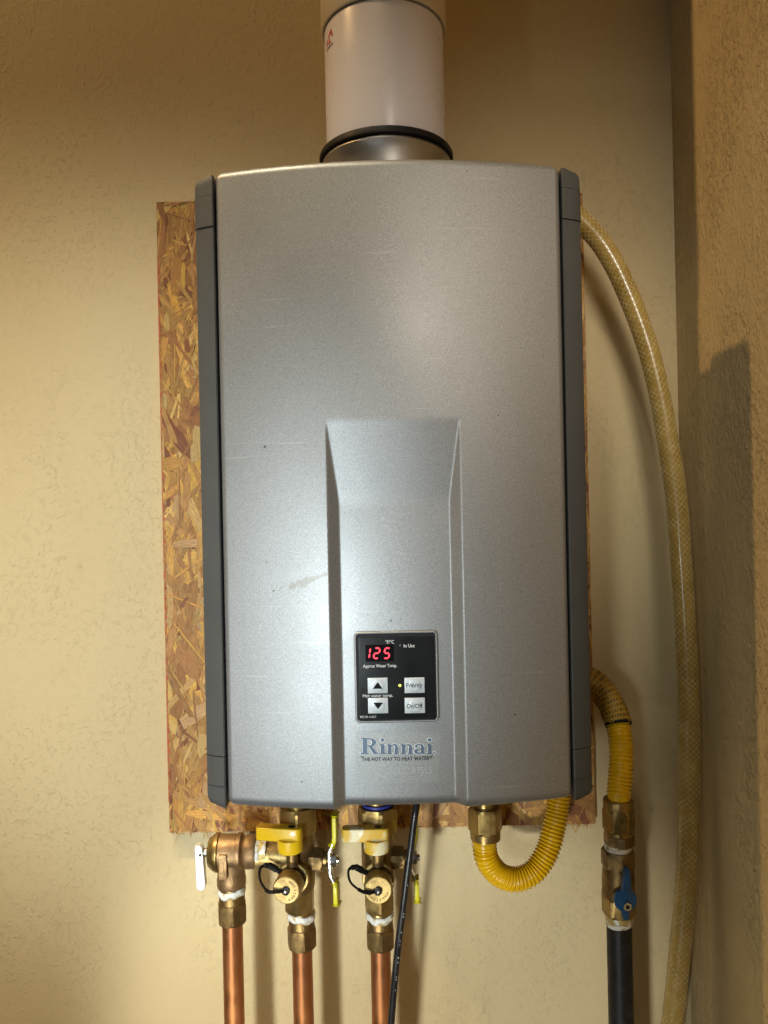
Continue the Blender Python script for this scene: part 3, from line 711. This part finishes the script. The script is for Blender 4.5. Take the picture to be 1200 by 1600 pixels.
def isolation_valve(name, loc, rz, label, handle_mat, group):
    root = empty(name, loc, label, 'valve', group, rz)
    # union nut and washer up at the heater
    MB().hexnut(.0225, .030, .058, rot=.22).build('union_nut', M_['brass'], root, smooth=18)
    # body
    body = MB().lathe([(.012, .036), (.0165, .033), (.0178, .026), (.0182, .010), (.0182, -.010), (.0172, -.026), (.0155, -.034)], n=48).build('body', M_['castbrass'], root)
    MB().hexnut(.0172, -.0560, -.0315, rot=.12).build('body_hex', M_['brass'], root, smooth=18)
    # stem boss and two-armed lever on the right
    mb = MB(); mb.hexnut(.0135, .012, .0285, AX, rot=pi/6); mb.build('stem_boss', M_['castbrass'], root, smooth=18)
    MB().lathe([(.0085, .0285), (.0085, .0325), (.0055, .0330), (.0055, .0385)], AX, 28).build('stem', M_['brass'], root)
    path = [(.0415, .0500), (.0415, .0260), (.0405, .0215), (.0362, .0135), (.0352, .0100), (.0352, -.0120), (.0362, -.0160), (.0400, -.0230), (.0412, -.0275), (.0415, -.0460)]
    def plate(pts, th, wd, rnd_end=True):
        mb = MB(); vs = []; n = len(pts); P = [Vector((x, 0, z)) for x, z in pts]
        for i, p in enumerate(P):
            t = (P[min(i+1, n-1)] - P[max(i-1, 0)]).normalized(); nn = Vector((-t.z, 0, t.x)) * th/2
            w_ = wd * (.72 if rnd_end and i in (0, n-1) else 1)
            vs += [p + nn + Vector((0, -w_/2, 0)), p + nn + Vector((0, w_/2, 0)), p - nn + Vector((0, w_/2, 0)), p - nn + Vector((0, -w_/2, 0))]
        fs = [(i*4+k, i*4+(k+1) % 4, i*4+4+(k+1) % 4, i*4+4+k) for i in range(n-1) for k in range(4)] + [(0,1,2,3), tuple((n-1)*4+k for k in (3,2,1,0))]
        mb.add(vs, fs); return mb
    lever = plate(path[2:8], .0026, .0125, False).build('lever', M_['chrome'], root, bevel=.0006)
    plate([(.0415,.0505), (.0415,.0480), (.0415,.0270), (.0408,.0215), (.0378,.0165)], .0050, .0145).build('lever_grip', M_['dip'], lever, bevel=.0018)
    plate([(.0398,-.0222), (.0412,-.0270), (.0415,-.0440), (.0415,-.0470)], .0050, .0145).build('lever_grip', M_['dip'], lever, bevel=.0018)
    MB().hexnut(.0068, .0366, .0425, AX).lathe([(.0035, .0425), (.0035, .0450), (.0022, .0458)], AX, 20).build('lever_nut', M_['chrome'], root, smooth=18)
    # drain port facing the viewer
    zd = -.0105; Md = T(0, 0, zd) @ AF
    MB().lathe([(.0130, .008), (.0130, .0185), (.0162, .0200), (.0172, .0215), (.0172, .0240), (.0164, .0252), (.0120, .0256)], Md, 44).build('drain_port', M_['stampbrass'], root)
    MB().lathe([(.0120, .0262), (.0140, .0284), (.0146, .0300), (.0142, .0325), (.0120, .0330)], Md, 40).build('strap_ring', M_['gasket'], root)
    cap = MB(); n = 60; prof = [(.0120, .0322), (.0140, .0324), (.0147, .0338), (.0147, .0485), (.0140, .0502), (.0132, .0507), (.0040, .0504)]
    cap.lathe(prof, Md, n)
    for j in (2, 3):
        for k in range(n):
            v = cap.v[j*n+k]
            if k % 2: v.x *= .975; v.z = zd + (v.z - zd) * .975
    cp = cap.build('drain_cap', M_['stampbrass'], root, smooth=30)
    vs_all = MB(); word = 'webstone'                     # raised letters round the cap
    start = radians(62) if rz < -.05 else radians(-20)
    for i, ch in enumerate(word):
        vs, fs = text_mesh(ch, None, .0031 if ch in 'bt' else .0025); a = start - radians(19) * i; rr = .0098
        Mt = Md @ T(rr*cos(a), rr*sin(a),   .05080) @ R(a - pi/2, 'Z')
        vs_all.add([Mt @ v for v in vs], fs); 
    vs_all.build('cap_lettering', M_['patina'], cp, smooth=None)
    sc = MB().lathe([(.0042, .0502), (.0042, .0528), (.0030, .0532)], Md, 24).build('strap_end', M_['gasket'], root)
    MB().lathe([(.0021, .0530), (.0021, .0540), (.0012, .0548)], Md, 16).build('strap_rivet', M_['chrome'], sc)
    # retaining strap loop
    def fp(x, z, f_): return Vector((x, -f_, z + zd))
    lx = -.0305
    strap = catmull([fp(-.0120, .0075, .0284), fp(-.0175, .0120, .0300), fp(-.0245, .0165, .0330), fp(lx, .0165, .0400), fp(-.0285, .0085, .0480), fp(-.0190, .0005 if rz < -.05 else .003, .0545), fp(-.0100, -.0005, .0540), fp(-.0035, 0, .0522)], .0008)
    m = len(strap)
    def rs(i, a):
        q = i / m; return (.0034 if .08 < q < .22 else .0026 if q > .72 or q < .3 else .0017) * (1 - .35 * abs(sin(a)))
    MB().tube(strap, rs, 10).build('retaining_strap', M_['gasket'], root)
    # yellow drain handle on a vertical stem
    yh = -.0285
    MB().lathe([(.0065, -.004), (.0065, .021)], T(0, yh+.004, 0), 24).build('drain_stem', M_['castbrass'], root)
    hd = MB(); M0 = T(-.001, yh, 0)
    hd.lathe([(.0100, .0195), (.0128, .0210), (.0135, .0240), (.0135, .0345)], M0, 40)
    hub = hd.build('drain_handle', handle_mat, root, smooth=40)
    mb = MB(); o_ = []
    for k in range(9): a = -pi/2 + pi*k/8; o_.append((.0085 + .0048*cos(a), .0078*sin(a)))
    for k in range(7): a = pi/2 + pi*k/6; o_.append((-.0335 + .0030*cos(a), .0070*sin(a)))
    mb.prism(o_, .0325, .0462, M0); mb.build('handle_bar', handle_mat, hub, bevel=.0016)
    MB().lathe([(.0040, .0461), (.0040, .0465), (.0028, .0466)], M0 @ T(.002, 0, 0), 24).build('handle_screw', M_['gasket'], hub)
    return root

V2 = at(467, 1341, PDEP); V3 = at(591, 1341, PDEP)
GV = 'isolation valves under the heater'
v2 = isolation_valve('isolation_valve', V2, radians(-9), 'brass isolation valve with clean yellow handle beside the bronze relief valve', M_['yellow'], GV)
v3 = isolation_valve('isolation_valve', V3, 0.0, 'brass isolation valve with scuffed yellow handle beside the black cable', M_['worn'], GV)
MB().lathe([(.0150, .0582), (.0165, .0588), (.0165, .0612), (.0150, .0616)], n=40).build('blue_washer', M_['blueseal'], v3)
for v in (v2, v3): MB().lathe([(.0135, .058), (.0135, .105)], n=32).build('heater_nipple', M_['brass'], v)
# side branch of the left valve, towards the relief valve
nip = MB(); nip.lathe([(.0145, .012), (.0145, .0300), (.0138, .0305), (.0138, .0480)], R(radians(9), 'Z') @ T(0, 0, .0035) @ R(-pi/2, 'Y'), 40)
nip.build('side_branch', M_['stampbrass'], v2)

GP = 'copper pipes below the heater'
def copper_pipe(px, pz_top, zt, label, rot, seed):
    """pipe hanging from zt (world) downwards, with its compression fitting"""
    o = Vector((px, dY(PDEP), zt)); root = empty('copper_pipe', o, label, 'pipe', GP)
    e = compression_end(root, 0, rot=rot, tape_seed=seed)
    rnd = random.Random(seed); bend = rnd.uniform(-.0006, .0006)
    pts = [Vector((bend * sin(i/12*pi), 0, e + .006 - i/12*.95)) for i in range(13)]
    MB().tube(pts, .0111, 36).build('tube', M_['copper'], root)
    return root
copper_pipe(V2.x + .0015, 0, V2.z - .0555, 'copper pipe standing under the left isolation valve, between the other two', .3, 2)
copper_pipe(V3.x + .0005, 0, V3.z - .0555, 'copper pipe nearest the black cable, under the right isolation valve', .05, 3)

# ---- pressure relief valve
RVp = at(360, 1331, PDEP)
def relief_valve():
    root = empty('relief_valve', RVp, 'bronze pressure relief valve with a bright steel test lever on its left', 'valve')
    Mx = AX
    MB().lathe([(.0060, -.0232), (.0150, -.0228), (.0188, -.0180), (.0205, -.0152), (.0205, -.0122), (.0190, -.0108)], Mx, 48).build('spring_cap', M_['brass'], root)
    MB().lathe([(.0188, -.0130), (.0192, -.0105), (.0188, -.004), (.0185, .0075), (.0198, .0082), (.0198, .0122), (.0170, .0140), (.0150, .0150)], Mx, 48).build('body', M_['bronze'], root)
    MB().lathe([(.0145, .0140), (.0168, .0160), (.0178, .0190), (.0178, .0265), (.0170, .0285), (.0140, .0290)], Mx, 48).build('inlet_socket', M_['bronze'], root)
    mb = MB(); mb.lathe([(.0138, .0285), (.0149, .0290), (.0147, .0315), (.0138, .0335)], Mx, 40); rnd = random.Random(5)
    for v in mb.v: v.x += rnd.uniform(-.0007, .0007); k = 1 + rnd.uniform(-.02, .02); v.y *= k; v.z *= k
    mb.build('thread_tape', M_['tape'], root, smooth=70)
    MB().lathe([(.0138, .0325), (.0142, .0335), (.0138, .040)], Mx, 40).build('thread', M_['dope'], root)
    MB().lathe([(.0160, -.008), (.0150, -.018), (.0150, -.0245), (.0158, -.0285), (.0158, -.0350), (.0150, -.0368), (.0130, -.0370)], T(.0006, 0, 0), 48).build('outlet', M_['bronze'], root)
    # raised plaque with a flow arrow
    pl = MB(); pl.box((-.0085, -.0215, -.0205), (.0000, -.0150, .0055)); plq = pl.build('arrow_plaque', M_['bronze'], root, bevel=.0006)
    ar = MB(); Mp = T(-.0042, -.0215, -.0075) @ FACE
    ar.prism([(-.0009, .0075), (.0009, .0075), (.0009, -.0060), (.0024, -.0055), (0, -.0098), (-.0024, -.0055), (-.0009, -.0060)], -.0003, .0007, Mp)
    ar.prism([(-.0024, .0100), (0, .0082), (.0024, .0100), (.0024, .0080), (.0009, .0066), (-.0009, .0066), (-.0024, .0080)], -.0003, .00065, Mp)
    ar.build('flow_arrow', M_['bronze'], plq)
    # test lever
    MB().lathe([(.0045, -.0345), (.0045, -.0255)], Mx, 20).build('lever_stem', M_['steel'], root)
    o_ = [(-.0055, .0085), (-.0030, .0102), (.0005, .0102), (.0032, .0080), (.0036, .0040)] + [(.0058, -.0330), (.0048, -.0372), (.0020, -.0390), (-.0022, -.0385), (-.0042, -.0355)]
    lv = MB(); lv.prism(o_, -.0045, .0045, T(-.0322, -.003, 0) @ FACE); lever = lv.build('test_lever', M_['zinc'], root, bevel=.0013)
    MB().lathe([(.0014, 0), (.0014, .0012), (.0008, .0015)], T(-.0312, -.0073, .0004) @ AF, 16).build('lever_pin', M_['gasket'], lever)
    MB().lathe([(.0013, -.0060), (.0013, -.0045)], T(-.0322, -.003, .0015) @ AX, 14).build('lever_pin', M_['gasket'], lever)
relief_valve()
copper_pipe(RVp.x + .0006, 0, RVp.z - .0355, 'leftmost copper pipe, running down from the bronze relief valve', .28, 9)

# ================================================================== GAS LINE
GD = .83
def corrugated(pts, r0, r1, pitch, n=22):
    def rad(i, a):
        q = (i * step / pitch) % 1.0; return r0 + (r1 - r0) * (0.5 + 0.5 * cos(2 * pi * q)) ** .65
    step = (pts[1] - pts[0]).length
    return MB().tube(pts, rad, n)
def gas_connector():
    A = at(757, 1312, .85)
    o = Vector((A.x, A.y, A.z)); root = empty('gas_connector', o, 'yellow corrugated gas hose looping from the heater to the blue handled valve', 'hose')
    path = [at(757, 1304, .85), at(757, 1322, .85), at(762, 1345, .85), at(779, 1366, .851), at(805, 1374, .853), at(834, 1362, .857), at(855, 1330, .862), at(865, 1295, .868), at(872, 1258, .875),
            at(878, 1200, .884), at(884, 1140, .89), at(893, 1085, .889), at(914, 1061, .883), at(940, 1078, .874), at(960, 1112, .860), at(969, 1150, .848), at(971, 1190, .838), at(968, 1230, .832), at(967, 1242, .83)]
    pts = catmull(path, .00066)
    corrugated(pts, .0114, .0136, .0041).build('corrugated_tube', M_['gas'], root, o, smooth=80)
    e0 = catmull([at(757, 1300, .85), at(757, 1325, .85)], .002); MB().tube(e0, .0128, 24).build('tube_end', M_['gas'], root, o)
    e1 = catmull([at(967.5, 1234, .831), at(967, 1262, .83)], .002); MB().tube(e1, .0122, 24).build('tube_end', M_['gas'], root, o)
    N0 = at(758, 1290, .85)
    MB().hexnut(.0190, -.006, .0210, T(*N0), rot=.52).build('flare_nut', M_['brass'], root, o, smooth=18)
    MB().lathe([(.0125, -.0150), (.0165, -.0140), (.0168, -.0060), (.0150, -.005)], T(*N0), 40).build('nut_collar', M_['brass'], root, o)
    MB().lathe([(.0115, .020), (.0115, .06)], T(*N0), 32).build('heater_nipple', M_['brass'], root, o)
    N1 = at(966.5, 1280, GD)
    MB().lathe([(.0125, .0225), (.0152, .0222), (.0160, .0205), (.0158, .0125), (.0150, .0115)], T(*N1), 40).build('nut_collar', M_['brass'], root, o)
    MB().hexnut(.0176, -.0115, .0130, T(*N1), rot=.35).build('flare_nut', M_['brass'], root, o, smooth=18)
    MB().lathe([(.0150, -.0155), (.0158, -.0145), (.0158, -.0110), (.0150, -.0105)], T(*N1), 40).build('flare_ring', M_['brass'], root, o)
    MB().hexnut(.0164, -.0270, -.0150, T(*N1), rot=.1).build('adapter_hex', M_['castbrass'], root, o, smooth=18)
    # wrinkled printed tag wound round the hose
    L = [i for i, p in enumerate(pts) if i > len(pts)*.55]
    ia = min(L, key=lambda i: (pts[i] - path[12]).length); ib = min(L, key=lambda i: (pts[i] - at(965, 1132, .853)).length)
    seg = pts[ia-14:ib:2]; rnd = random.Random(4); n = 30; m = len(seg); ph = [rnd.uniform(0, 6) for _ in range(4)]
    def rad(i, a): return .0146 + .0005*sin(3*a+ph[0]+i*.13) + .0007*sin(i*.42+ph[1])*max(0, sin(a*1+ph[2])) + .0004*sin(8*a+i*.3)
    mb = MB(); mb.tube(seg, rad, n, cap=False); ob = mb.build('printed_tag', M_['tagm'], root, o, smooth=60)
    at_ = ob.data.attributes.new('grain', 'FLOAT_VECTOR', 'POINT'); q = []
    for i in range(m):
        for k in range(n): q += [k / n * .09, i * .00132, 0]
    at_.data.foreach_set('vector', q)
    tail = [p for p in pts[ib-4:ib+2]]
    MB().tube(tail, lambda i, a: .01485 + .0003*sin(5*a), n, cap=False).build('tag_band', M_['black'], root, o)
gas_connector()

GVp = at(966, 1375, GD)
def gas_valve():
    root = empty('gas_shutoff_valve', GVp, 'brass gas shutoff valve with a blue wing handle on the black pipe', 'valve')
    rnd = random.Random(8)
    mb = MB(); mb.lathe([(.0135, .0405), (.0140, .038), (.0142, .034), (.0136, .0285)], n=40)
    for v in mb.v: k = 1 + rnd.uniform(-.018, .018); v.x *= k; v.y *= k; v.z += rnd.uniform(-.0004, .0004)
    mb.build('thread_tape', M_['tape'], root, smooth=70)
    MB().hexnut(.0182, .0140, .0335, rot=.08).build('body_hex', M_['castbrass'], root, smooth=18)
    MB().lathe([(.0150, .0155), (.0165, .0120), (.0172, .004), (.0172, -.0100), (.0178, -.0140), (.0178, -.0155), (.0160, -.0165)], n=48).build('body', M_['castbrass'], root)
    MB().hexnut(.0182, -.0360, -.0158, rot=.3).build('body_hex', M_['brass'], root, smooth=18)
    MB().lathe([(.0108, .010), (.0108, .0195), (.0090, .0205)], T(-.0004, 0, -.0095) @ AF, 32).build('stem_boss', M_['castbrass'], root, smooth=18)
    hx, hz = -.0004, -.0092; f0 = .0205
    Mh = T(hx, -f0, hz) @ FACE
    hub = MB().lathe([(.0100, 0), (.0118, .0008), (.0120, .0055), (.0108, .0070), (.0060, .0074)], Mh, 40).build('handle', M_['blue'], root, smooth=40)
    Mw = Mh @ R(radians(-2), 'Z')
    w_ = MB(); w_.prism([(-.0050, .004), (-.0050, .0100), (-.0016, .0330), (-.0006, .0352), (.0022, .0352), (.0032, .0330), (.0052, .0100), (.0050, .004)], .001, .0100, Mw); w_.build('handle_wing', M_['blue'], hub, bevel=.0014)
    w_ = MB(); w_.prism([(-.0040, -.004), (-.0034, -.0170), (-.0018, -.0190), (.0018, -.0190), (.0030, -.0170), (.0040, -.004)], .001, .0092, Mw); w_.build('handle_wing', M_['blue'], hub, bevel=.0014)
    nut = MB().hexnut(.0046, .006, .0108, Mh @ T(.0005, -.0042, 0)).build('handle_nut', M_['chrome'], root, smooth=18)
    MB().lathe([(.0021, .0107), (.0021, .0112), (.0010, .0113)], Mh @ T(.0005, -.0042, 0), 16).build('nut_bore', M_['gasket'], nut)
gas_valve()
def gas_pipe():
    o = GVp + Vector((0, 0, -.037)); root = empty('gas_pipe', o, 'black iron gas pipe running down from the blue handled valve', 'pipe')
    rnd = random.Random(12)
    mb = MB(); mb.lathe([(.0142, .002), (.0148, -.001), (.0146, -.0050), (.0141, -.0068)], n=44)
    for v in mb.v: a = math.atan2(v.y, v.x); v.z += .0010*sin(3*a) + rnd.uniform(-.0005, .0005)
    mb.build('thread_compound', M_['dope'], root, smooth=70)
    mb = MB(); mb.lathe([(.0139, -.0035), (.0141, -.0068), (.0139, -.0100), (.0134, -.0112)], n=44)
    for v in mb.v: a = math.atan2(v.y, v.x); v.z += .0012*sin(a+2) + rnd.uniform(-.0003, .0003)
    mb.build('thread_tape', M_['tape'], root, smooth=70)
    MB().lathe([(.01335, -.004), (.01335, -.95)], n=44).build('tube', M_['iron'], root)
gas_pipe()

# ================================================================== BRAIDED DRAIN HOSE
def braided_hose():
    d = .872
    px = [(893, 331, .868), (915, 352, .87), (943, 385, .872), (973, 440, d), (1008, 530, d), (1031, 619, d), (1045, 700, d), (1057, 781, d), (1064, 875, d), (1070, 969, d), (1075, 1070, d), (1077, 1170, d), (1076, 1270, d), (1072, 1375, d), (1062, 1490, d), (1050, 1600, d), (1030, 1740, d), (1005, 1900, d)]
    pts = catmull([at(*p) for p in px], .0025); r = .0114
    o = pts[-1].copy(); root = empty('drain_hose', o, 'clear amber braided hose arching down beside the right wall', 'hose')
    MB().tube(pts, r, 28).build('vinyl_tube', M_['amber'], root, o, smooth=80)
    # yarn: two sets of helices
    P = [Vector(p) for p in pts]; m = len(P); Tn = [(P[min(i+1, m-1)]-P[max(i-1, 0)]).normalized() for i in range(m)]
    N = Tn[0].orthogonal().normalized(); fr = []
    for i in range(m):
        N = (N - Tn[i]*N.dot(Tn[i])).normalized(); fr.append((N.copy(), Tn[i].cross(N)))
    mb = MB(); lead = .066; k = 10; step = .0025
    for sg in (-1, 1):
        for h in range(k):
            a0 = 2*pi*h/k; q = []
            for i in range(m):
                a = a0 + sg * 2*pi * (i*step) / lead; q.append(P[i] + (fr[i][0]*cos(a) + fr[i][1]*sin(a)) * (r + (.00012 if sg > 0 else .00002)))
            mb.tube(q, .00038, 5, cap=False)
    ob = mb.build('braid', M_['thread'], root, o, smooth=80); ob['kind'] = 'stuff'
braided_hose()

# ================================================================== POWER CABLE
def cable():
    px = [(655, 1215, .812), (652, 1250, .806), (648, 1275, .80), (641, 1330, .797), (632, 1400, .797), (622, 1480, .80), (615, 1550, .803), (610, 1620, .806), (603, 1760, .812), (600, 1950, .82)]
    pts = catmull([at(*p) for p in px], .004); o = pts[-1].copy()
    root = empty('power_cable', o, 'thin black power cable hanging from under the heater', 'cable')
    MB().tube(pts, .0037, 20).build('jacket', M_['cable'], root, o)
    mb = MB(); rnd = random.Random(2); x = .085
    step = (pts[1]-pts[0]).length
    while x < .33:                                      # worn white print, no longer readable
        i = int(x / step); L_ = rnd.uniform(.0010, .0024)
        if i + 2 < len(pts) and rnd.random() < .28:
            t = (pts[i+1] - pts[i]).normalized(); p = pts[i] + t * (x - i*step); s_ = Vector((t.z, 0, -t.x)) * -1
            nrm = Vector((.35, -1, 0)).normalized(); sd = t.cross(nrm).normalized(); c0 = p + nrm * .00385
            h_ = rnd.uniform(.0003, .0006)
            mb.add([c0 - sd*h_, c0 + sd*h_, c0 + sd*h_ + t*L_*.5, c0 - sd*h_ + t*L_*.5], [(0,1,2,3)])
        x += L_ + rnd.uniform(.0006, .0016) + (.007 if rnd.random() < .12 else 0)
    mb.build('jacket_print', M_['inkw'], root, o, smooth=None)['kind'] = 'stuff'
cable()
bpy.context.view_layer.update()
